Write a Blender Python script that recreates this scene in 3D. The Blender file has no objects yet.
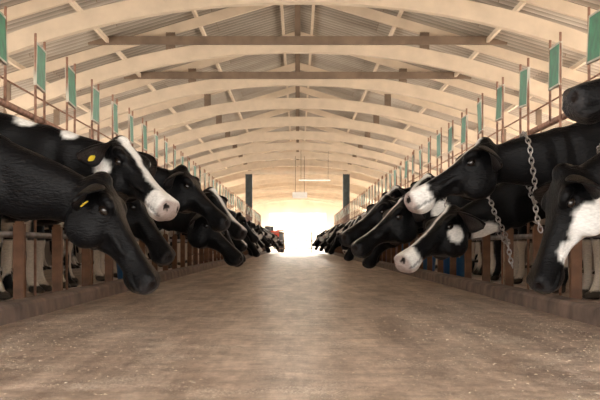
import bpy, math, random
import numpy as np
from mathutils import Vector, Matrix, noise
random.seed(7)
COL = bpy.context.scene.collection

# ---------------------------------------------------------------- helpers
def new_obj(name, mesh, parent=None, label=None, category=None, group=None, kind=None):
    o = bpy.data.objects.new(name, mesh)
    COL.objects.link(o)
    if parent is not None: o.parent = parent
    if label: o["label"] = label
    if category: o["category"] = category
    if group: o["group"] = group
    if kind: o["kind"] = kind
    return o

class MB:
    def __init__(s): s.v=[]; s.f=[]
    def add(s, vs, fs):
        n=len(s.v); s.v += [tuple(v) for v in vs]; s.f += [tuple(i+n for i in f) for f in fs]
    def mesh(s, name, mat=None, smooth=False):
        m=bpy.data.meshes.new(name); m.from_pydata(s.v,[],s.f); m.validate()
        if mat: m.materials.append(mat)
        if smooth:
            for p in m.polygons: p.use_smooth=True
        return m
    def box(s, c, d, rot=None):
        hx,hy,hz=d[0]/2,d[1]/2,d[2]/2
        vs=[Vector((x,y,z)) for x in(-hx,hx) for y in(-hy,hy) for z in(-hz,hz)]
        if rot: vs=[rot@v for v in vs]
        c=Vector(c)
        s.add([v+c for v in vs],[(0,1,3,2),(4,6,7,5),(0,4,5,1),(2,3,7,6),(0,2,6,4),(1,5,7,3)])
    def beam(s, p, q, w, h):
        p=Vector(p);q=Vector(q);t=(q-p).normalized()
        up=Vector((0,0,1))
        if abs(t.z)>.98: up=Vector((1,0,0))
        l=t.cross(up).normalized(); u=l.cross(t).normalized()
        vs=[]
        for c in(p,q):
            for a,b in((-1,-1),(1,-1),(1,1),(-1,1)): vs.append(c+l*a*w/2+u*b*h/2)
        s.add(vs,[(3,2,1,0),(4,5,6,7),(0,1,5,4),(1,2,6,5),(2,3,7,6),(3,0,4,7)])
    def rings(s, rings, closed=False):
        n=len(rings[0]); vs=[v for r in rings for v in r]; fs=[]
        m=len(rings)
        for i in range(m-(0 if closed else 1)):
            j=(i+1)%m
            for k in range(n):
                l=(k+1)%n
                fs.append((i*n+k,i*n+l,j*n+l,j*n+k))
        if not closed:
            fs.append(tuple(reversed(range(n)))); fs.append(tuple((m-1)*n+k for k in range(n)))
        s.add(vs,fs)
    def tube(s, pts, rs, n=10):
        pts=[Vector(p) for p in pts]
        if not hasattr(rs,'__len__'): rs=[rs]*len(pts)
        out=[]; prev=None
        for i,p in enumerate(pts):
            a=pts[max(i-1,0)]; b=pts[min(i+1,len(pts)-1)]; t=(b-a).normalized()
            if prev is None:
                ref=Vector((0,1,0)) if abs(t.y)<.9 else Vector((1,0,0))
            else: ref=prev
            l=(ref-t*ref.dot(t)).normalized(); prev=l; u=t.cross(l)
            out.append([p+l*math.cos(2*math.pi*k/n)*rs[i]+u*math.sin(2*math.pi*k/n)*rs[i] for k in range(n)])
        s.rings(out)
    def ellipsoid(s, c, ax, ay, az, nu=14, nv=9):
        c=Vector(c); out=[]
        for i in range(nv):
            a=-math.pi/2+math.pi*(i+.5)/nv
            out.append([c+az*math.sin(a)+(ax*math.cos(2*math.pi*k/nu)+ay*math.sin(2*math.pi*k/nu))*math.cos(a) for k in range(nu)])
        s.rings(out)

def mat_new(name):
    m=bpy.data.materials.new(name); m.use_nodes=True
    nt=m.node_tree; b=nt.nodes["Principled BSDF"]
    return m,nt,b
def simple(name,col,rough=.6,metal=0,var=.25,scale=8,bump=.0,stretch=None):
    m,nt,b=mat_new(name)
    tc=nt.nodes.new("ShaderNodeTexCoord"); no=nt.nodes.new("ShaderNodeTexNoise"); no.inputs["Scale"].default_value=scale
    no.inputs["Detail"].default_value=5
    src=tc.outputs["Object"]
    if stretch:
        mp=nt.nodes.new("ShaderNodeMapping"); mp.inputs["Scale"].default_value=stretch
        nt.links.new(src,mp.inputs[0]); src=mp.outputs[0]
    nt.links.new(src,no.inputs["Vector"])
    r=nt.nodes.new("ShaderNodeValToRGB"); r.color_ramp.elements[0].position=.3; r.color_ramp.elements[1].position=.7
    r.color_ramp.elements[0].color=tuple(c*(1-var) for c in col)+(1,)
    r.color_ramp.elements[1].color=tuple(min(1,c*(1+var)) for c in col)+(1,)
    nt.links.new(no.outputs["Fac"],r.inputs[0]); nt.links.new(r.outputs[0],b.inputs["Base Color"])
    b.inputs["Roughness"].default_value=rough; b.inputs["Metallic"].default_value=metal
    if bump:
        bp=nt.nodes.new("ShaderNodeBump"); bp.inputs["Strength"].default_value=bump; bp.inputs["Distance"].default_value=.01
        nt.links.new(no.outputs["Fac"],bp.inputs["Height"]); nt.links.new(bp.outputs[0],b.inputs["Normal"])
    return m

M_wood=simple("truss_wood",(.56,.46,.35),.65,0,.10,3,.15)
M_wood2=simple("truss_wood_dark",(.17,.12,.085),.75,0,.25,3,.2)
M_post=simple("stall_post_wood",(.15,.07,.035),.7,0,.35,12,.3)
M_steel=simple("galvanised_pipe",(.22,.20,.19),.4,.8,.3,10)
M_rust=simple("rusty_rod",(.28,.15,.10),.6,.3,.4,14)
M_dark=simple("dark_steel",(.05,.06,.06),.5,.5,.3,6)
M_green=simple("green_board",(.008,.14,.06),.5,0,.35,16)
M_frame=simple("board_frame",(.42,.38,.30),.6,0,.2,10)
M_chain=simple("chain_steel",(.36,.33,.31),.35,.8,.3,40)
M_yellow=simple("yellow_tag",(.85,.62,.04),.5,0,.1,20)
M_white=simple("white_paint",(.80,.78,.74),.6,0,.06,6)
M_red=simple("red_paint",(.5,.04,.02),.45,0,.15,6)
M_rubber=simple("tyre_rubber",(.02,.02,.02),.8,0,.2,10)
M_blue=simple("blue_plastic",(.03,.17,.42),.4,0,.15,6)
M_curb=simple("curb_concrete",(.18,.13,.105),.8,0,.5,5,.4)
M_feed=simple("feed_crumbs",(.66,.57,.46),.9,0,.3,40)
M_ground=simple("yard_ground",(.60,.55,.49),.9,0,.15,.8)
M_pale=simple("limewashed_wall",(.70,.62,.49),.8,0,.12,.8)
M_shed=simple("shed_plaster",(.42,.37,.30),.8,0,.25,1.5)
M_screen=simple("light_screen",(.18,.135,.10),.85,0,.35,2,.3)

# ---- roof material
def roof_mat():
    m,nt,b=mat_new("corrugated_sheet"); L=nt.links.new
    tc=nt.nodes.new("ShaderNodeTexCoord")
    no=nt.nodes.new("ShaderNodeTexNoise"); no.inputs["Scale"].default_value=.7; no.inputs["Detail"].default_value=4
    L(tc.outputs["Object"],no.inputs["Vector"])
    r=nt.nodes.new("ShaderNodeValToRGB")
    r.color_ramp.elements[0].position=.3; r.color_ramp.elements[0].color=(.24,.205,.17,1)
    r.color_ramp.elements[1].position=.7; r.color_ramp.elements[1].color=(.36,.325,.28,1)
    L(no.outputs["Fac"],r.inputs[0])
    br=nt.nodes.new("ShaderNodeTexBrick"); br.inputs["Scale"].default_value=1
    br.inputs["Brick Width"].default_value=3.6; br.inputs["Row Height"].default_value=1.2; br.inputs["Mortar Size"].default_value=.006
    br.inputs["Color1"].default_value=(.82,.81,.80,1); br.inputs["Color2"].default_value=(1.2,1.2,1.2,1); br.inputs["Mortar"].default_value=(.6,.5,.4,1)
    L(tc.outputs["Object"],br.inputs["Vector"])
    mx=nt.nodes.new("ShaderNodeMix"); mx.data_type='RGBA'; mx.blend_type='MULTIPLY'; mx.inputs[0].default_value=1
    L(r.outputs[0],mx.inputs[6]); L(br.outputs["Color"],mx.inputs[7])
    # shade painted into the corrugation ridges (period 0.3 m along the barn)
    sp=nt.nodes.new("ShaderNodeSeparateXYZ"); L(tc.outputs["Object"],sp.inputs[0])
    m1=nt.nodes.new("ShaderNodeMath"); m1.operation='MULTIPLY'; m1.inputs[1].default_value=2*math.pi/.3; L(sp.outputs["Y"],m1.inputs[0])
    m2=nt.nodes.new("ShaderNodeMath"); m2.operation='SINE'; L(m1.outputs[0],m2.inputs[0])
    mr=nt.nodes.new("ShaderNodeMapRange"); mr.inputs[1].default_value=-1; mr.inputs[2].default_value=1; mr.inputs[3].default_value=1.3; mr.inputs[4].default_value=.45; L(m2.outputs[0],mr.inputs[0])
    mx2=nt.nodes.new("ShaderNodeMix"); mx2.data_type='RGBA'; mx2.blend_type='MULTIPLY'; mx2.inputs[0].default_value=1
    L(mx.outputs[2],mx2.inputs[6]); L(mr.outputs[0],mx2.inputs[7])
    L(mx2.outputs[2],b.inputs["Base Color"]); b.inputs["Roughness"].default_value=.6
    return m
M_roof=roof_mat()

# ---- floor material
def floor_mat():
    m,nt,b=mat_new("feed_alley_concrete")
    L=nt.links.new
    tc=nt.nodes.new("ShaderNodeTexCoord")
    mp=nt.nodes.new("ShaderNodeMapping"); mp.inputs["Scale"].default_value=(2.6,.3,1)
    L(tc.outputs["Object"],mp.inputs[0])
    n1=nt.nodes.new("ShaderNodeTexNoise"); n1.inputs["Scale"].default_value=2.2; n1.inputs["Detail"].default_value=9; n1.inputs["Roughness"].default_value=.7
    L(mp.outputs[0],n1.inputs["Vector"])
    r1=nt.nodes.new("ShaderNodeValToRGB")
    r1.color_ramp.elements[0].position=.38; r1.color_ramp.elements[0].color=(.29,.21,.16,1)
    r1.color_ramp.elements[1].position=.64; r1.color_ramp.elements[1].color=(.76,.62,.51,1)
    L(n1.outputs["Fac"],r1.inputs[0])
    n4=nt.nodes.new("ShaderNodeTexNoise"); n4.inputs["Scale"].default_value=7; n4.inputs["Detail"].default_value=9; n4.inputs["Roughness"].default_value=.8
    L(tc.outputs["Object"],n4.inputs["Vector"])
    r4=nt.nodes.new("ShaderNodeValToRGB"); r4.color_ramp.elements[0].position=.38; r4.color_ramp.elements[0].color=(.55,.51,.48,1); r4.color_ramp.elements[1].position=.6; r4.color_ramp.elements[1].color=(1.15,1.15,1.15,1)
    L(n4.outputs["Fac"],r4.inputs[0])
    m4=nt.nodes.new("ShaderNodeMix"); m4.data_type='RGBA'; m4.blend_type='MULTIPLY'; m4.inputs[0].default_value=1
    L(r1.outputs[0],m4.inputs[6]); L(r4.outputs[0],m4.inputs[7])
    vo=nt.nodes.new("ShaderNodeTexVoronoi"); vo.inputs["Scale"].default_value=110
    L(tc.outputs["Object"],vo.inputs["Vector"])
    n2=nt.nodes.new("ShaderNodeTexNoise"); n2.inputs["Scale"].default_value=3.0; n2.inputs["Detail"].default_value=5
    L(tc.outputs["Object"],n2.inputs["Vector"])
    ml=nt.nodes.new("ShaderNodeMapRange"); ml.inputs[1].default_value=.38; ml.inputs[2].default_value=.72; ml.inputs[3].default_value=0; ml.inputs[4].default_value=.6
    L(n2.outputs["Fac"],ml.inputs[0])
    lt=nt.nodes.new("ShaderNodeMath"); lt.operation='LESS_THAN'; L(vo.outputs["Distance"],lt.inputs[0]); L(ml.outputs[0],lt.inputs[1])
    mm=nt.nodes.new("ShaderNodeMath"); mm.operation='MULTIPLY'; mm.inputs[1].default_value=.7; L(lt.outputs[0],mm.inputs[0])
    mx=nt.nodes.new("ShaderNodeMix"); mx.data_type='RGBA'; L(mm.outputs[0],mx.inputs[0]); L(m4.outputs[2],mx.inputs[6]); mx.inputs[7].default_value=(.88,.80,.69,1)
    L(mx.outputs[2],b.inputs["Base Color"])
    b.inputs["Roughness"].default_value=.36
    n3=nt.nodes.new("ShaderNodeTexNoise"); n3.inputs["Scale"].default_value=22; n3.inputs["Detail"].default_value=8
    L(tc.outputs["Object"],n3.inputs["Vector"])
    bp=nt.nodes.new("ShaderNodeBump"); bp.inputs["Strength"].default_value=.5; bp.inputs["Distance"].default_value=.012
    L(n3.outputs["Fac"],bp.inputs["Height"]); L(bp.outputs[0],b.inputs["Normal"])
    return m
M_floor=floor_mat()

def coat_mat():
    m,nt,b=mat_new("cow_coat"); L=nt.links.new
    at=nt.nodes.new("ShaderNodeAttribute"); at.attribute_name="coat"
    tc=nt.nodes.new("ShaderNodeTexCoord")
    mp=nt.nodes.new("ShaderNodeMapping"); mp.inputs["Scale"].default_value=(40,120,120); L(tc.outputs["Object"],mp.inputs[0])
    no=nt.nodes.new("ShaderNodeTexNoise"); no.inputs["Scale"].default_value=1; no.inputs["Detail"].default_value=4
    L(mp.outputs[0],no.inputs["Vector"])
    mr=nt.nodes.new("ShaderNodeMapRange"); mr.inputs[3].default_value=.6; mr.inputs[4].default_value=1.3; L(no.outputs["Fac"],mr.inputs[0])
    mx=nt.nodes.new("ShaderNodeMix"); mx.data_type='RGBA'; mx.blend_type='MULTIPLY'; mx.inputs[0].default_value=1
    L(at.outputs["Color"],mx.inputs[6]); L(mr.outputs[0],mx.inputs[7]); L(mx.outputs[2],b.inputs["Base Color"])
    b.inputs["Roughness"].default_value=.34
    b.inputs["Specular IOR Level"].default_value=.10
    bp=nt.nodes.new("ShaderNodeBump"); bp.inputs["Strength"].default_value=.6; bp.inputs["Distance"].default_value=.008
    L(no.outputs["Fac"],bp.inputs["Height"]); L(bp.outputs[0],b.inputs["Normal"])
    return m
M_coat=coat_mat()
M_eye,_nt,_b=mat_new("cow_eye"); _b.inputs["Base Color"].default_value=(.012,.008,.006,1); _b.inputs["Roughness"].default_value=.08

# ---------------------------------------------------------------- setting
Y0,Y1=-6.0,110.0
mb=MB(); mb.add([(-9.2,Y0,0),(9.2,Y0,0),(9.2,112,0),(-9.2,112,0)],[(0,1,2,3)])
new_obj("floor",mb.mesh("floor",M_floor),kind="structure",label="dusty brown concrete feed alley with scattered feed")
mb=MB(); mb.add([(-90,-40,-.02),(90,-40,-.02),(90,220,-.02),(-90,220,-.02)],[(0,1,2,3)])
new_obj("ground",mb.mesh("ground",M_ground),kind="structure",label="pale sunlit dry yard around the barn")

RIDGE,SL,WE=5.85,.3,9.0
def roof(name,ya,yb):
    mb=MB(); xs=[-WE,-6,-3,-.02,.02,3,6,WE]; step=.0375; n=int((yb-ya)/step)
    vs=[];fs=[]
    for i in range(n+1):
        y=ya+i*step; dz=.04*math.sin(2*math.pi*y/.3)
        for x in xs: vs.append((x,y,RIDGE-SL*abs(x)+dz))
    k=len(xs)
    for i in range(n):
        for j in range(k-1): fs.append((i*k+j,(i+1)*k+j,(i+1)*k+j+1,i*k+j+1))
    mb.add(vs,fs)
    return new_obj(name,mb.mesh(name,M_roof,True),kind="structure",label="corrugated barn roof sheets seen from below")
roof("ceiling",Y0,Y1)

DW,DH=2.6,3.3
mb=MB(); yb=110.0
def prism(poly,y0,y1):
    n=len(poly); vs=[(x,y0,z) for x,z in poly]+[(x,y1,z) for x,z in poly]
    fs=[tuple(range(n)),tuple(reversed(range(n,2*n)))]+[(i,i+n,(i+1)%n+n,(i+1)%n) for i in range(n)]
    mb.add(vs,fs)
prism([(-9,0),(-DW,0),(-DW,RIDGE-SL*DW),(-9,RIDGE-SL*9)],yb,yb+.2)
prism([(DW,0),(9,0),(9,RIDGE-SL*9),(DW,RIDGE-SL*DW)],yb,yb+.2)
prism([(-DW,DH),(DW,DH),(DW,RIDGE-SL*DW),(0,RIDGE),(-DW,RIDGE-SL*DW)],yb,yb+.2)
new_obj("wall_end",mb.mesh("wall_end",M_pale),kind="structure",label="pale end wall with a wide open doorway")
for nme,sx in(("wall_left",-1),("wall_right",1)):
    mb=MB(); mb.box((sx*9.1,84,1.57),(.15,52,3.14))
    new_obj(nme,mb.mesh(nme,M_pale),kind="structure",label="pale long side wall of the far barn section")
    mb=MB(); mb.box((sx*4.6,26,.5),(.15,64,1.0))  # added screen that keeps bright yard light out of the gaps under the cows
    new_obj(nme+"_added_screen",mb.mesh(nme+"_added_screen",M_screen),kind="structure",label="added low brown screen behind the row of cows, blocking yard light")
# shed across the yard
e=new_obj("farm_shed",None,label="plain plastered farm shed across the bright yard",category="shed"); e.location=(0,140,0)
mb=MB(); prism([(-8,0),(8,0),(8,3.2),(0,5.2),(-8,3.2)],0,8); new_obj("body",mb.mesh("shed_body",M_shed),e)
mb=MB(); prism([(-8.5,3.1),(0,5.25),(8.5,3.1),(8.5,3.3),(0,5.45),(-8.5,3.3)],-.5,8.5); new_obj("roof",mb.mesh("shed_roof",M_wood2),e)
mb=MB(); mb.box((-1.5,-.03,1.3),(2.4,.08,2.6)); new_obj("door",mb.mesh("shed_door",M_wood),e)

# purlins
for sx in(-1,1):
    for x in(.35,2.1,3.9,5.7,7.3,8.7):
        mb=MB(); mb.box((0,0,0),(.06,Y1-Y0,.09))
        o=new_obj("roof_purlin",mb.mesh("roof_purlin",M_wood),label="long timber purlin under the corrugated roof sheets",category="roof beam",group="roof purlins")
        o.location=(sx*x,(Y0+Y1)/2,RIDGE-SL*x-.105)

# truss
ARCH_P,ARCH_D=4.5,1.35
def archz(x): return ARCH_P-ARCH_D*(abs(x)/6)**2.1
def rafz(x): return RIDGE-SL*abs(x)-.25
parts=[]
mb=MB(); rr=[]
for i in range(41):
    x=-6+12*i/40; z=archz(x)
    tx=1;tz=(archz(x+.01)-archz(x-.01))/.02; l=math.hypot(tx,tz); nx,nz=-tz/l,tx/l
    rr.append([Vector((x+nx*a,b,z+nz*a)) for a,b in((-.15,-.10),(-.15,.10),(.15,.10),(.15,-.10))])
mb.rings(rr); parts.append(("arched_chord",mb.mesh("arched_chord",M_wood)))
for sx in(-1,1):
    mb=MB(); mb.beam((0,0,rafz(0)),(sx*8.95,0,rafz(8.95)),.10,.20); parts.append(("rafter",mb.mesh("rafter",M_wood)))
    mb=MB(); mb.beam((sx*2.62,.0,archz(2.62)+.12),(sx*2.62,.0,rafz(2.62)-.05),.14,.19); parts.append(("queen_post",mb.mesh("queen_post",M_wood2)))
    mb=MB(); mb.beam((sx*6,0,0),(sx*6,0,rafz(6)-.05),.13,.13); parts.append(("column",mb.mesh("column",M_wood2)))
    mb=MB(); mb.beam((sx*8.9,0,0),(sx*8.9,0,rafz(8.9)),.13,.13); parts.append(("column",mb.mesh("column",M_wood2)))
mb=MB(); mb.beam((0,0,4.62),(0,0,rafz(0)),.1,.12); parts.append(("king_post",mb.mesh("king_post",M_wood2)))
mb=MB(); mb.beam((-4.3,-.15,4.58),(4.3,-.15,4.58),.08,.17); tie=("tie_beam",mb.mesh("tie_beam",M_wood2))
ty=[24.8+5.07*i for i in range(-5,17)]
for y in ty:
    e=new_obj("roof_truss",None,label="tan timber roof truss with a curved lower chord",category="roof truss",group="arched roof trusses")
    e.location=(0,y,0)
    for n,m in parts+([tie] if y<33 else []): new_obj(n,m,e)

# curbs
for sx in(-1,1):
    mb=MB(); out=[]
    n=400
    for i in range(n+1):
        y=Y0+(58-Y0)*i/n
        j=lambda k: .005*noise.noise(Vector((y*2.6,k*5,sx)))
        prof=[(1.395+j(1),-.01),(1.40+j(2),.07+j(3)),(1.415+j(6),.085+j(4)),(1.52,.088+j(5)),(1.54,.08),(1.545,-.01)]
        out.append([Vector((sx*a,y,b)) for a,b in prof])
    mb.rings(out)
    new_obj("feed_curb",mb.mesh("feed_curb",M_curb),label="low worn brown concrete curb along the feed alley",category="curb",group="feed curbs")

# rails
def pipe(name,p,q,r,mat,label,cat,group=None):
    mb=MB(); mb.tube([p,q],r,10); return new_obj(name,mb.mesh(name,mat,True),label=label,category=cat,group=group)
XS=1.7
for sx in(-1,1):
    pipe("neck_rail",(sx*(XS+.04),Y0,1.22),(sx*(XS+.04),57,1.22),.022,M_rust,"rusty steel pipe rail above the cows' necks","rail","stall rails")
    pipe("stall_rail",(sx*1.64,Y0,.44),(sx*1.64,57,.44),.02,M_steel,"low steel pipe rail on short wooden posts","rail","stall rails")
    pipe("tie_wire",(sx*(XS+.03),Y0,1.36),(sx*(XS+.03),57,1.36),.006,M_rust,"thin rusty wire strung between the sign rods","wire","stall rails")

# posts and signs
mb=MB(); mb.box((0,0,.25),(.06,.06,.50)); mb.box((0,0,.505),(.045,.045,.02)); post_m=mb.mesh("stall_post",M_post)
mb=MB(); mb.box((0,0,0),(.012,.30,.26)); board_m=mb.mesh("board",M_green)
mb=MB()
for (c,d) in(((0,0,.135),(.02,.33,.012)),((0,0,-.135),(.02,.33,.012)),((0,.157,0),(.02,.012,.27)),((0,-.157,0),(.02,.012,.27))): mb.box(c,d)
frame_m=mb.mesh("frame",M_frame)
mb=MB(); mb.tube([(0,0,-1.56),(0,0,.2)],.009,8); rod_m=mb.mesh("rod",M_rust,True)
mb=MB(); mb.tube([(0,0,-.35),(0,0,.2)],.009,8); rod2_m=mb.mesh("rod",M_rust,True)
for sx in(-1,1):
    for i in range(-5,46):
        y=7.92+1.08*i
        if y<2 or y>56: continue
        p=new_obj("stall_post",post_m,label="short brown wooden post behind the feed curb",category="post",group="stall posts")
        p.location=(sx*1.585,y,0)
        z=1.56+random.uniform(-.015,.015)
        e=new_obj("stall_sign",None,label="green rectangular cow record board on thin rusty rods",category="sign",group="green stall boards")
        e.location=(sx*XS,y,z); e.rotation_euler=(random.uniform(-.02,.02),0,random.uniform(-.04,.04))
        tilt=(random.uniform(-.06,.06),random.uniform(-.05,.05),0)
        a=new_obj("board",board_m,e); b=new_obj("frame",frame_m,e)
        a.rotation_euler=tilt; b.rotation_euler=tilt
        for s2,mm in((-1,rod_m),(1,rod2_m)):
            r=new_obj("rod",mm,e); r.location=(0,s2*.157,0)

# ---------------------------------------------------------------- cows
def ring(c,t,lat,w,top,bot,n=20,e=2.25):
    t=t.normalized(); lat=(lat-t*lat.dot(t)).normalized(); d=t.cross(lat)
    out=[]
    for k in range(n):
        a=2*math.pi*k/n; ca,sa=math.cos(a),math.sin(a)
        x=math.copysign(abs(ca)**(2/e),ca)*w; y=math.copysign(abs(sa)**(2/e),sa)*(top if sa>0 else bot)
        out.append(c+lat*x+d*y)
    return out

BL=(.0038,.0037,.0042); WH=(.84,.82,.78); PK=(.42,.34,.31); NOSE=(.026,.025,.026)
def cow_build(poll,muz,dy=0.0,blaze=None,white_muzzle=False,blobs=(),body=.35,seed=0,voxel=.016,earz=0.0,lowneck=0.0,sm_it=4,bulk=0.0):
    """local space: +x forward, withers above origin"""
    Y=Vector((0,1,0))
    P=Vector((poll[0],dy*.15,poll[1])); Mz=Vector((muz[0],dy,muz[1]))
    hd=(Mz-P); HL=.5; hd=hd.normalized(); 
    yaw=math.atan2(Mz.y-P.y,abs(Mz.x-P.x)+.25)
    lat=Vector((-math.sin(yaw),math.cos(yaw),0)); lat=(lat-hd*lat.dot(hd)).normalized(); dor=hd.cross(lat)
    def H(t,l,d): return P+hd*(t*HL)+lat*l+dor*d
    mb=MB()
    X=Vector((1,0,0))
    tr=[(-1.76,1.19,.07,.07,.13),(-1.68,1.13,.2,.17,.28),(-1.5,1.09,.265,.25,.34),(-1.2,1.03,.31,.31,.42),(-.8,.99,.36,.335,.50),(-.45,.99,.35,.32,.49),
        (-.15,1.0,.285,.32,.47),(.05,.99,.245,.27,.46),(.2,.96,.2,.18,.42),(.32,.92,.13,.10,.30)]
    mb.rings([ring(Vector((x,0,z)),X,Y,w,a,b) for x,z,w,a,b in tr])
    # neck
    A=Vector((-.12,0,1.02)); B=Vector((.32,0,.97-lowneck)); D=P+Vector((0,0,-.03))+hd*.02
    C=A.lerp(D,.72)+Vector((0,0,.04))
    def nb(s):
        u=1-s
        c=A*u**3+B*3*u*u*s+C*3*u*s*s+D*s**3
        t=((B-A)*3*u*u+(C-B)*6*u*s+(D-C)*3*s*s).normalized()
        w=.15*(1-s)+.068*s; top=.25*(1-s)+.078*s; bot=(.36+bulk)*(1-s)+(.092+bulk*.15)*s
        top-=.025*math.sin(math.pi*s); w-=.014*math.sin(math.pi*s)
        return c,t,w,top,bot
    rr=[]
    for i in range(13):
        c,t,w,a,b=nb(i/12); rr.append(ring(c,t,Y.lerp(lat,i/12),w,a,b,20,2.0))
    mb.rings(rr)
    # head
    hr=[(-.10,.055,.05,.05),(-.03,.085,.078,.09),(.06,.100,.086,.115),(.17,.112,.084,.152),(.28,.108,.072,.166),(.38,.085,.060,.148),
        (.48,.066,.053,.106),(.58,.056,.050,.077),(.68,.054,.048,.066),(.78,.060,.049,.067),(.87,.072,.053,.074),(.95,.075,.050,.072),(1.0,.065,.039,.058),(1.03,.042,.022,.038)]
    mb.rings([ring(H(t,0,0),hd,lat,w,a,b,24,3.2) for t,w,a,b in hr])
    for s in(-1,1):
        mb.ellipsoid(H(.21,s*.096,.052),hd*.055,lat*.034,dor*.030)         # brow
        mb.ellipsoid(H(.27,s*.070,-.09),hd*.10,lat*.046,dor*.09)       # jaw angle
        mb.ellipsoid(H(.43,s*.066,-.012),hd*.12,lat*.018,dor*.017)        # cheek ridge
        mb.ellipsoid(H(.93,s*.044,.012),hd*.042,lat*.036,dor*.041)        # nostril pad
    mb.ellipsoid(H(-.01,0,.06),hd*.05,lat*.055,dor*.05)                   # poll
    mb.ellipsoid(H(.87,0,-.060),hd*.06,lat*.046,dor*.032)                 # chin
    def leg(pts): 
        mb.rings([ring(Vector(p),Vector(t),Y,w,a,a,14,2.1) for p,t,w,a in pts])
    dn=(0,0,-1)
    for s in(-1,1):
        leg([((.0,s*.15,1.0),dn,.08,.15),((.0,s*.17,.82),dn,.10,.13),((-.02,s*.175,.66),dn,.075,.09),((.0,s*.165,.50),dn,.052,.058),((.02,s*.16,.40),dn,.050,.050),
             ((.02,s*.16,.32),dn,.036,.036),((.015,s*.16,.18),dn,.031,.033),((.02,s*.16,.12),dn,.04,.042),((.04,s*.16,.07),dn,.038,.04),((.06,s*.16,.045),dn,.052,.06),((.07,s*.16,.004),dn,.056,.068)])
        leg([((-1.42,s*.15,1.08),dn,.12,.22),((-1.36,s*.19,.86),(.1,0,-1),.12,.21),((-1.34,s*.2,.72),(-.2,0,-1),.09,.15),((-1.46,s*.18,.58),(-.5,0,-1),.055,.075),
             ((-1.55,s*.17,.49),(-.2,0,-1),.045,.06),((-1.54,s*.165,.38),dn,.036,.042),((-1.52,s*.165,.2),dn,.033,.036),((-1.51,s*.165,.12),dn,.042,.044),((-1.48,s*.165,.06),dn,.04,.044),((-1.45,s*.165,.04),dn,.052,.06),((-1.44,s*.165,.004),dn,.056,.068)])
    mb.ellipsoid((-1.12,0,.58),X*.2,Y*.17,Vector((0,0,.16)))
    tmp=new_obj("tmp",mb.mesh("tmp"))
    r=tmp.modifiers.new("r",'REMESH'); r.mode='VOXEL'; r.voxel_size=voxel; r.adaptivity=0
    sm=tmp.modifiers.new("s",'SMOOTH'); sm.factor=.5; sm.iterations=sm_it
    dg=bpy.context.evaluated_depsgraph_get(); me=bpy.data.meshes.new_from_object(tmp.evaluated_get(dg))
    bpy.data.objects.remove(tmp)
    nv=len(me.vertices); co=np.empty(nv*3); me.vertices.foreach_get("co",co); co=co.reshape(-1,3)
    no_=np.empty(nv*3); me.vertices.foreach_get("normal",no_); no_=no_.reshape(-1,3)
    nd=(D-A).normalized()
    for i in range(nv):
        p=Vector(co[i]); s=(p-A).dot(nd)/(D-A).length
        am=.004*noise.noise(p*5+Vector((seed,0,0)))*(1 if p.x<poll[0] else .6)
        if .25<s<1.0 and p.x<poll[0]+.05:
            f=math.sin(math.pi*(s-.25)/.75)
            ph=s*40+6*noise.noise(p*3.5+Vector((seed,3,1)))
            am+=.009*f*math.sin(ph)*(.35+.65*max(0,min(1,(A.lerp(D,s).z+.10-p.z)/.2)))
        co[i]+=no_[i]*am
    def carve(c,rad,depth,dirv):
        c=np.array(c); d=np.linalg.norm(co-c,axis=1); k=np.clip(1-d/rad,0,1); k=k*k*(3-2*k)
        co[:]=co+np.outer(k*depth,np.array(dirv))
    for s in(-1,1):
        carve(H(1.0,s*.046,.018),.028,.022,-hd-lat*s*.3)
        carve(H(.25,s*.112,.022),.036,.017,-lat*s)
        carve(H(.50,s*.060,-.050),.06,.008,-lat*s)
        for i in range(10):
            t=.70+.033*i; carve(H(t,s*.070,-.036-.010*(i<3)),.018,.011,-lat*s)
    v=[tuple(x) for x in co]; f=[tuple(p.vertices) for p in me.polygons]
    out=MB(); out.add(v,f); base_n=len(v)
    # ears
    eardirs=[]
    for s in(-1,1):
        ed=(lat*s*.85-hd*(.05)+Vector((0,0,-.22+earz))).normalized()
        nrm=(dor*.25+hd*.55-Vector((0,0,.35))); nrm=(nrm-ed*nrm.dot(ed)).normalized(); wd=ed.cross(nrm)
        rr=[]; base=H(.02,s*.085,.03)
        for i in range(13):
            u=i/12; w=.022+.052*math.sin(math.pi*u**.8) if u<1 else .006
            rr.append([])
            cen=base+ed*(.225*u)+Vector((0,0,-.03*u*u))
            for k in range(14):
                a=2*math.pi*k/14; x=math.cos(a)*w; th=.009*math.sin(a)
                rr[-1].append(cen+wd*x+nrm*(th+9*x*x))
        out.rings(rr); eardirs.append((base,ed,nrm,wd))
    ear_n=len(out.v)
    # tail
    out.tube([(-1.72,0,1.24),(-1.8,0,1.2),(-1.84,0,1.0),(-1.83,.02,.7),(-1.82,.03,.5)],[.035,.03,.022,.017,.02],8)
    out.tube([(-1.82,.03,.52),(-1.82,.03,.42),(-1.82,.03,.3),(-1.82,.03,.22)],[.02,.04,.035,.008],8)
    mesh=out.mesh("cow",M_coat,True)
    # colouring
    vs=np.array(out.v); N=len(vs); colr=np.zeros((N,4)); colr[:,3]=1
    sd=Vector((seed*3.7,seed*1.9,seed*5.1))
    Pn=np.array(P); q=vs-Pn; ht=q@np.array(hd)/HL; hl=q@np.array(lat); hdz=q@np.array(dor)
    for i in range(N):
        x,y,z=vs[i]; p=Vector((x,y,z)); rag=.022*noise.noise(p*14+sd)+.012*noise.noise(p*40)
        val=-1.0
        ishead=ht[i]>-.02 and abs(hl[i])<.3 and abs(hdz[i])<.2 and x>poll[0]-.1
        if x<.5:
            val=max(val,(noise.noise(Vector((x*1.5,y*1.2,z*1.3))+sd)+rag*1.5-(.5-body))*.6-max(0,x-.2)*.6)
            if z<.42: val=max(val,(.1 if seed%2 else noise.noise(p*3+sd)*.3))
        for bx,bz,br in blobs: val=max(val,br-math.hypot(x-bx,z-bz)+rag*.8)
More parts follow.
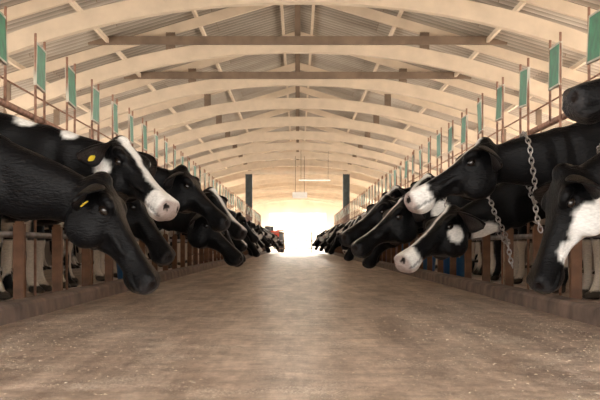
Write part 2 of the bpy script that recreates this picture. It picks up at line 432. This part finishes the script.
        if ishead and i<base_n:
            if blaze and hdz[i]>-.02:
                w=blaze*(.55+.9*abs(ht[i]-.45)); val=max(val,w-abs(hl[i])+rag*.6)
            if white_muzzle: val=max(val,(ht[i]-.76)*.5+rag)
        k=min(1,max(0,.5+val/.018)); c=[BL[j]*(1-k)+WH[j]*k for j in range(3)]
        if base_n<=i<ear_n:
            k=0; c=list(BL)
            if (i-base_n)%14 in (2,3,4,5): c=[.035,.028,.026]
        if ishead and i<base_n:
            g=min(1,max(0,(ht[i]-.94)/.035)); cc=PK if white_muzzle else NOSE
            c=[c[j]*(1-g)+cc[j]*g for j in range(3)]
            if .70<ht[i]<1.0 and abs(hdz[i]+.041)<.007: c=[q_*.35 for q_ in c]
            for s in(-1,1):
                if (Vector((x,y,z))-H(1.0,s*.046,.018)).length<.019: c=[.01,.006,.005]
        if z<.06 and x<.5 : c=[.05,.04,.03]
        if z>.06 and z<.6 and x<.5 and k>.5: c=[c[0]*.7,c[1]*.62,c[2]*.53]
        colr[i,:3]=c
    at=mesh.color_attributes.new("coat",'FLOAT_COLOR','POINT'); at.data.foreach_set("color",colr.ravel())
    eyes=[]
    for s in(-1,1):
        mb=MB(); mb.ellipsoid((0,0,0),hd*.026,lat*.018,dor*.021,16,10); eyes.append((mb.mesh("eye",M_eye,True),H(.25,s*.098,.022)))
    tags=[]
    for (base,ed,nrm,wd) in eardirs:
        mb=MB(); R=Matrix((wd,ed,nrm)).transposed()
        rr=[]
        for zz in(-.002,.002): rr.append([R@Vector((.017*math.copysign(abs(math.cos(a))**.5,math.cos(a)),.020*math.copysign(abs(math.sin(a))**.5,math.sin(a)),zz)) for a in [2*math.pi*k/16 for k in range(16)]])
        mb.rings(rr); tags.append((mb.mesh("ear_tag",M_yellow),base+ed*.14+nrm*.024+Vector((0,0,-.035))))
    return dict(mesh=mesh,eyes=eyes,tags=tags,nb=nb,head=(P,hd,lat,dor))

def cow_place(C,side,y,x=2.1,label="black and white dairy cow reaching into the feed alley",tag=(),detail=True,dz=0,group="dairy cows at the feed alley"):
    o=new_obj("cow",C["mesh"],label=label,category="cow",group=group)
    o.location=(side*x,y,dz); o.rotation_euler=(0,0,0 if side<0 else math.pi)
    if detail:
        for m,p in C["eyes"]:
            e=new_obj("eye",m,o); e.location=p
        for i in tag:
            m,p=C["tags"][i]; e=new_obj("ear_tag",m,o,label="yellow plastic ear tag"); e.location=p
    return o

X0=2.1
def L(xp,zp,xm,zm): return (X0+xp,zp),(X0+xm,zm)      # left: world x negative
def R(xp,zp,xm,zm): return (X0-xp,zp),(X0-xm,zm)
near=[]
def addc(side,y,pm,label,tag=(),**kw):
    C=cow_build(pm[0],pm[1],**kw); o=cow_place(C,side,y,label=label,tag=tag); near.append((C,o,side,y)); return o
# left side
addc(-1,5.2,L(-.895,.615,-.64,.22),"black dairy cow with lowered head and yellow ear tag",tag=(0,),dy=-.06,seed=1,body=.0,voxel=.012,sm_it=3,bulk=.14,lowneck=.04)
addc(-1,6.28,L(-.95,.85,-.67,.58),"black cow with white blaze and pale muzzle, yellow tag",tag=(0,),dy=-.26,blaze=.05,white_muzzle=True,blobs=((.70,1.06,.07),(.93,.975,.05),(1.1,.77,.05),(.55,.55,.2)),seed=2,body=.1,voxel=.012,sm_it=3,bulk=.14)
addc(-1,7.36,L(-1.06,.69,-.79,.31),"plain black cow with head lowered beside its neighbour",dy=-.1,seed=3,body=.1,bulk=.12)
addc(-1,8.44,L(-.85,.85,-.48,.50),"black dairy cow holding its head level over the alley",dy=-.12,seed=4,body=.35,bulk=.08)
addc(-1,9.52,L(-.81,.60,-.47,.27),"black dairy cow eating with nose near the floor",dy=-.05,seed=5,body=.4,bulk=.08)
addc(-1,10.6,L(-.80,.80,-.47,.46),"black cow with white face blaze over the feed",dy=-.2,blaze=.05,seed=6,body=.4)
# right side
addc(1,4.15,R(1.38,1.02,.955,.87),"black cow raising its muzzle above the neighbouring cow",dy=.10,seed=7,body=.2,voxel=.012,sm_it=3)
addc(1,5.2,R(1.20,.66,1.03,.2),"black cow with white throat and chest, head hanging",tag=(),dy=.08,blaze=None,blobs=((.68,.50,.17),(.84,.45,.11),(.93,.34,.06)),seed=8,body=.4,voxel=.012,sm_it=3,bulk=.12)
addc(1,6.35,R(1.015,.85,.61,.615),"black cow with narrow white blaze and white nose",dy=.04,blaze=.025,white_muzzle=True,seed=9,body=.25,voxel=.012,lowneck=.06,sm_it=3,bulk=.10)
addc(1,7.38,R(.97,.53,.67,.31),"black and white cow with pale muzzle eating",dy=.22,blaze=.022,white_muzzle=True,blobs=((.95,.44,.08),(1.15,.44,.05)),seed=10,body=.45,bulk=.08)
addc(1,8.46,R(.78,.62,.45,.38),"black dairy cow with lowered head over the feed",dy=.15,blaze=.02,blobs=((1.1,.62,.06),),seed=11,body=.3,bulk=.06)
addc(1,9.54,R(.73,.68,.40,.45),"black cow with a thin white blaze leaning into the alley",dy=.2,blaze=.02,seed=12,body=.4)
# variants for the long rows
var=[]
specs=[((1.15,.82),(1.46,.46),.1,.04,()),((1.25,.60),(1.50,.2),0,None,((.8,.9,.12),)),((1.05,.92),(1.42,.66),.2,.06,()),((1.2,.7),(1.52,.34),-.1,.05,((.95,.75,.1),)),
       ((1.1,.62),(1.38,.2),.15,.06,((.7,.95,.1),(1.1,.5,.08))),((.98,.98),(1.38,.78),-.15,.03,((.8,.85,.12),)),((1.3,.74),(1.6,.36),.12,None,((1.35,.6,.09),))]
for i,(p,m,d,bz,bb) in enumerate(specs):
    var.append(cow_build(p,m,dy=d,blaze=bz,white_muzzle=bool(i in(2,4)),blobs=bb,seed=20+i,body=.25+.05*i,voxel=.022,bulk=.06))
for side in(-1,1):
    y=11.68 if side<0 else 10.62
    k=0; last=None
    while y<55:
        C=random.choice([v_ for v_ in var if v_ is not last]); last=C
        o=cow_place(C,side,y+random.uniform(-.05,.05),x=X0+random.uniform(0,.30)+(.12 if y>20 else 0),detail=(y<20),tag=(0,1) if (k%4==0 and y<20) else ())
        y+=1.08; k+=1

# ---------------------------------------------------------------- chains
def chain_mesh(pts,link=.038,r=.0036):
    pts=[Vector(p) for p in pts]; d=[0]
    for a,b in zip(pts,pts[1:]): d.append(d[-1]+(b-a).length)
    step=link*.72; n=max(2,int(d[-1]/step)); mb=MB()
    def at(s):
        for i in range(len(d)-1):
            if s<=d[i+1]: 
                f=(s-d[i])/max(1e-6,d[i+1]-d[i]); return pts[i].lerp(pts[i+1],f)
        return pts[-1]
    for i in range(n):
        p=at(i*step); q=at(min(d[-1],(i+1)*step)); t=(q-p)
        if t.length<1e-5: continue
        t.normalize(); ref=Vector((0,1,0)) if abs(t.y)<.8 else Vector((1,0,0))
        a=(ref-t*ref.dot(t)).normalized(); b=t.cross(a)
        if i%2: a,b=b,-a
        c=(p+q)/2; rings=[]
        for k in range(12):
            th=2*math.pi*k/12; e=t*math.cos(th)*(link/2)+a*math.sin(th)*(link*.32)
            o=(t*math.cos(th)*.7+a*math.sin(th)).normalized()
            rings.append([c+e+(o*math.cos(2*math.pi*j/6)+b*math.sin(2*math.pi*j/6))*r for j in range(6)])
        mb.rings(rings,closed=True)
    return mb.mesh("neck_chain",M_chain,True)
for C,o,side,y in near:
    if side<0: continue
    s=.80
    if y<4.5: s=.55
    c,t,w,a,b=C["nb"](s)
    lat=Vector((0,1,0)); lat=(lat-t*lat.dot(t)).normalized(); dr=t.cross(lat)
    M=Matrix.Translation(o.location)@o.rotation_euler.to_matrix().to_4x4()
    pts=[]
    for k in range(33):
        th=2*math.pi*k/32+math.pi*1.5
        sa=math.sin(th)
        pts.append(M@(c+lat*math.cos(th)*(w*1.08+.018)+dr*sa*((a if sa>0 else b*1.2)+.018)+Vector((0,0,-.03 if sa<0 else 0))))
    low=pts[0]
    ch=new_obj("neck_chain",chain_mesh(pts+[low+Vector((.01*side,-.01,-.08)),low+Vector((.03*side,-.02,-.16))]),label="steel link chain looped around a cow's neck",category="chain",group="neck chains")

# ---------------------------------------------------------------- feed crumbs
mb=MB()
for i in range(9000):
    sx=random.choice((-1,1)); y=2.2+abs(random.gauss(0,1))*8
    x=sx*min(1.36,abs(1.36-abs(random.gauss(0,.4))))
    if random.random()<.4: x=random.uniform(-1.3,1.3)
    s=random.uniform(.0013,.0036); a=random.uniform(0,6.28); c,sn=math.cos(a),math.sin(a); l=s*random.uniform(1,2.6)
    z=s*.55
    mb.add([(x+c*l,y+sn*l,0.001),(x-sn*s,y+c*s,0.001),(x-c*l,y-sn*l,0.001),(x+sn*s,y-c*s,0.001),(x,y,z*1.6)],[(0,1,4),(1,2,4),(2,3,4),(3,0,4)])
new_obj("spilled_feed",mb.mesh("spilled_feed",M_feed),label="pale crumbs of spilled feed on the concrete",category="feed",kind="stuff")

# blue buckets
def bucket(x,y,r=.18,h=.46):
    e=new_obj("bucket",None,label="tall blue plastic bucket behind the feed curb",category="bucket"); e.location=(x,y,0)
    mb=MB(); n=24
    rr=[[Vector((rad*math.cos(2*math.pi*k/n),rad*math.sin(2*math.pi*k/n),z)) for k in range(n)] for rad,z in((r*.75,.0),(r*.96,h*.95),(r*1.06,h*.95),(r*1.06,h),(r*.92,h),(r*.70,.02))]
    mb.rings(rr); new_obj("body",mb.mesh("bucket_body",M_blue,True),e)
    mb=MB(); mb.tube([(r*1.05*math.cos(a),0,h+.0+.1*math.sin(a)) for a in [math.pi*k/12 for k in range(13)]],.004,6); new_obj("handle",mb.mesh("bucket_handle",M_steel,True),e)
bucket(1.88,17.64); bucket(1.88,14.4,.17,.38); bucket(1.88,21.96); bucket(1.88,26.28); bucket(-1.88,13.3,.15,.35)

# ---------------------------------------------------------------- far end
for sx in(-1,1):
    e=new_obj("gate_column",None,label="dark steel column at the end of the barn",category="column",group="end columns"); e.location=(sx*2.35,58,0)
    mb=MB(); mb.box((0,0,1.9),(.26,.06,3.8)); mb.box((-.14,0,1.9),(.05,.26,3.8)); mb.box((.14,0,1.9),(.05,.26,3.8)); new_obj("shaft",mb.mesh("shaft",M_dark),e)
    mb=MB(); mb.box((0,0,.03),(.5,.5,.06)); new_obj("base_plate",mb.mesh("base_plate",M_dark),e)
mb=MB(); mb.box((0,0,0),(5.1,.16,.14)); o=new_obj("lintel_beam",mb.mesh("lintel_beam",M_wood),label="pale beam spanning the two end columns",category="beam"); o.location=(0,58,3.87)
e=new_obj("yard_gate",None,label="brown pipe gate closing the end of the alley",category="gate"); e.location=(0,59.4,0)
for z in(.2,.58,.98):
    mb=MB(); mb.tube([(-2.0,0,z),(2.0,0,z)],.02,8); new_obj("bar",mb.mesh("bar",M_wood2,True),e)
for x in(-2,-.7,.7,2):
    mb=MB(); mb.tube([(x,0,0),(x,0,1.02)],.025,8); new_obj("upright",mb.mesh("upright",M_wood2,True),e)
e=new_obj("hanging_sign",None,label="small white board hanging from the roof on rods",category="sign"); e.location=(.1,54,2.62)
mb=MB(); mb.box((0,0,0),(.66,.03,.28)); new_obj("board",mb.mesh("hboard",M_white),e)
for x in(-.2,.2):
    mb=MB(); mb.tube([(x,0,.1),(x,0,1.75)],.012,6); new_obj("rod",mb.mesh("hrod",M_dark,True),e)
M_tube,_nt,_b=mat_new("tube_glow"); _b.inputs["Emission Color"].default_value=(.8,1,.93,1); _b.inputs["Emission Strength"].default_value=.8
e=new_obj("tube_light",None,label="long fluorescent tube light hung under the roof",category="lamp"); e.location=(.75,53,3.25)
mb=MB(); mb.box((0,0,.03),(1.5,.1,.03)); new_obj("housing",mb.mesh("housing",M_wood),e)
mb=MB(); mb.tube([(-.7,0,-.01),(.7,0,-.01)],.018,10); new_obj("tube",mb.mesh("tube",M_tube,True),e)
for x in(-.6,.6):
    mb=MB(); mb.tube([(x,0,.05),(x,0,1.4)],.008,6); new_obj("rod",mb.mesh("trod",M_dark,True),e)
# red tractor
e=new_obj("tractor",None,label="small red tractor parked at the end of the barn",category="tractor"); e.location=(-1.35,62.5,0); e.rotation_euler=(0,0,.15)
def wheel(x,y,r,w):
    mb=MB(); n=24; rr=[]
    for yy,rad in((-w/2,r*.55),(-w/2,r*.92),(-w*.3,r),(w*.3,r),(w/2,r*.92),(w/2,r*.55)): rr.append([Vector((x+yy,y+rad*math.cos(2*math.pi*k/n),r+rad*math.sin(2*math.pi*k/n))) for k in range(n)])
    mb.rings(rr); new_obj("wheel",mb.mesh("wheel",M_rubber,True),e)
wheel(-.55,.8,.55,.3); wheel(.55,.8,.55,.3); wheel(-.45,-.7,.32,.2); wheel(.45,-.7,.32,.2)
mb=MB(); mb.box((0,-.35,.85),(.5,1.3,.5)); mb.box((0,-.98,.8),(.42,.05,.38)); new_obj("hood",mb.mesh("hood",M_red),e)
mb=MB(); mb.box((-.55,.8,1.15),(.34,.8,.05)); mb.box((.55,.8,1.15),(.34,.8,.05)); new_obj("fender",mb.mesh("fender",M_red),e)
mb=MB(); mb.box((0,.8,1.0),(.45,.4,.1)); mb.box((0,1.02,1.2),(.45,.08,.35)); new_obj("seat",mb.mesh("seat",M_rubber),e)
mb=MB(); mb.tube([(0,.35,1.0),(0,.5,1.35)],.02,8); new_obj("steering_column",mb.mesh("stcol",M_dark),e)

# ---------------------------------------------------------------- light
w=bpy.data.worlds.new("World"); bpy.context.scene.world=w; w.use_nodes=True
bg=w.node_tree.nodes["Background"]; bg.inputs[0].default_value=(1.0,.96,.91,1); bg.inputs[1].default_value=9.2
sun=bpy.data.lights.new("sun",'SUN'); sun.energy=30; sun.angle=.01; sun.color=(1,.93,.83)
so=bpy.data.objects.new("sun",sun); COL.objects.link(so); so.rotation_euler=(math.radians(-28),math.radians(32),0)
for y,en in((64,1200),(76,1400),(90,1800),(104,2000)):  # added fill lights for the far-end glow, no real fixtures here
    l=bpy.data.lights.new("added_glow_fill",'AREA'); l.energy=en; l.size=4; l.color=(1,.92,.78)
    o=bpy.data.objects.new("added_glow_fill",l); COL.objects.link(o); o.location=(0,y,3.9)
for y,en in((68,1000),(84,1300),(100,1900)):  # added side fills that brighten the far section's roof and walls
    l=bpy.data.lights.new("added_side_fill",'POINT'); l.energy=en; l.shadow_soft_size=.3; l.color=(1,.92,.78)
    for sx in(-1,1):
        o=bpy.data.objects.new("added_side_fill",l); COL.objects.link(o); o.location=(sx*7,y,2.2)

cam=bpy.data.cameras.new("cam"); co_=bpy.data.objects.new("cam",cam); COL.objects.link(co_)
co_.location=(0,0,.38); co_.rotation_euler=(math.pi/2,0,0)
cam.sensor_width=36; cam.lens=72; cam.shift_y=.075; cam.shift_x=.004; cam.clip_end=500
cam.dof.use_dof=True; cam.dof.focus_distance=7.0; cam.dof.aperture_fstop=16
bpy.context.scene.camera=co_
bpy.context.scene.view_settings.view_transform='Standard'
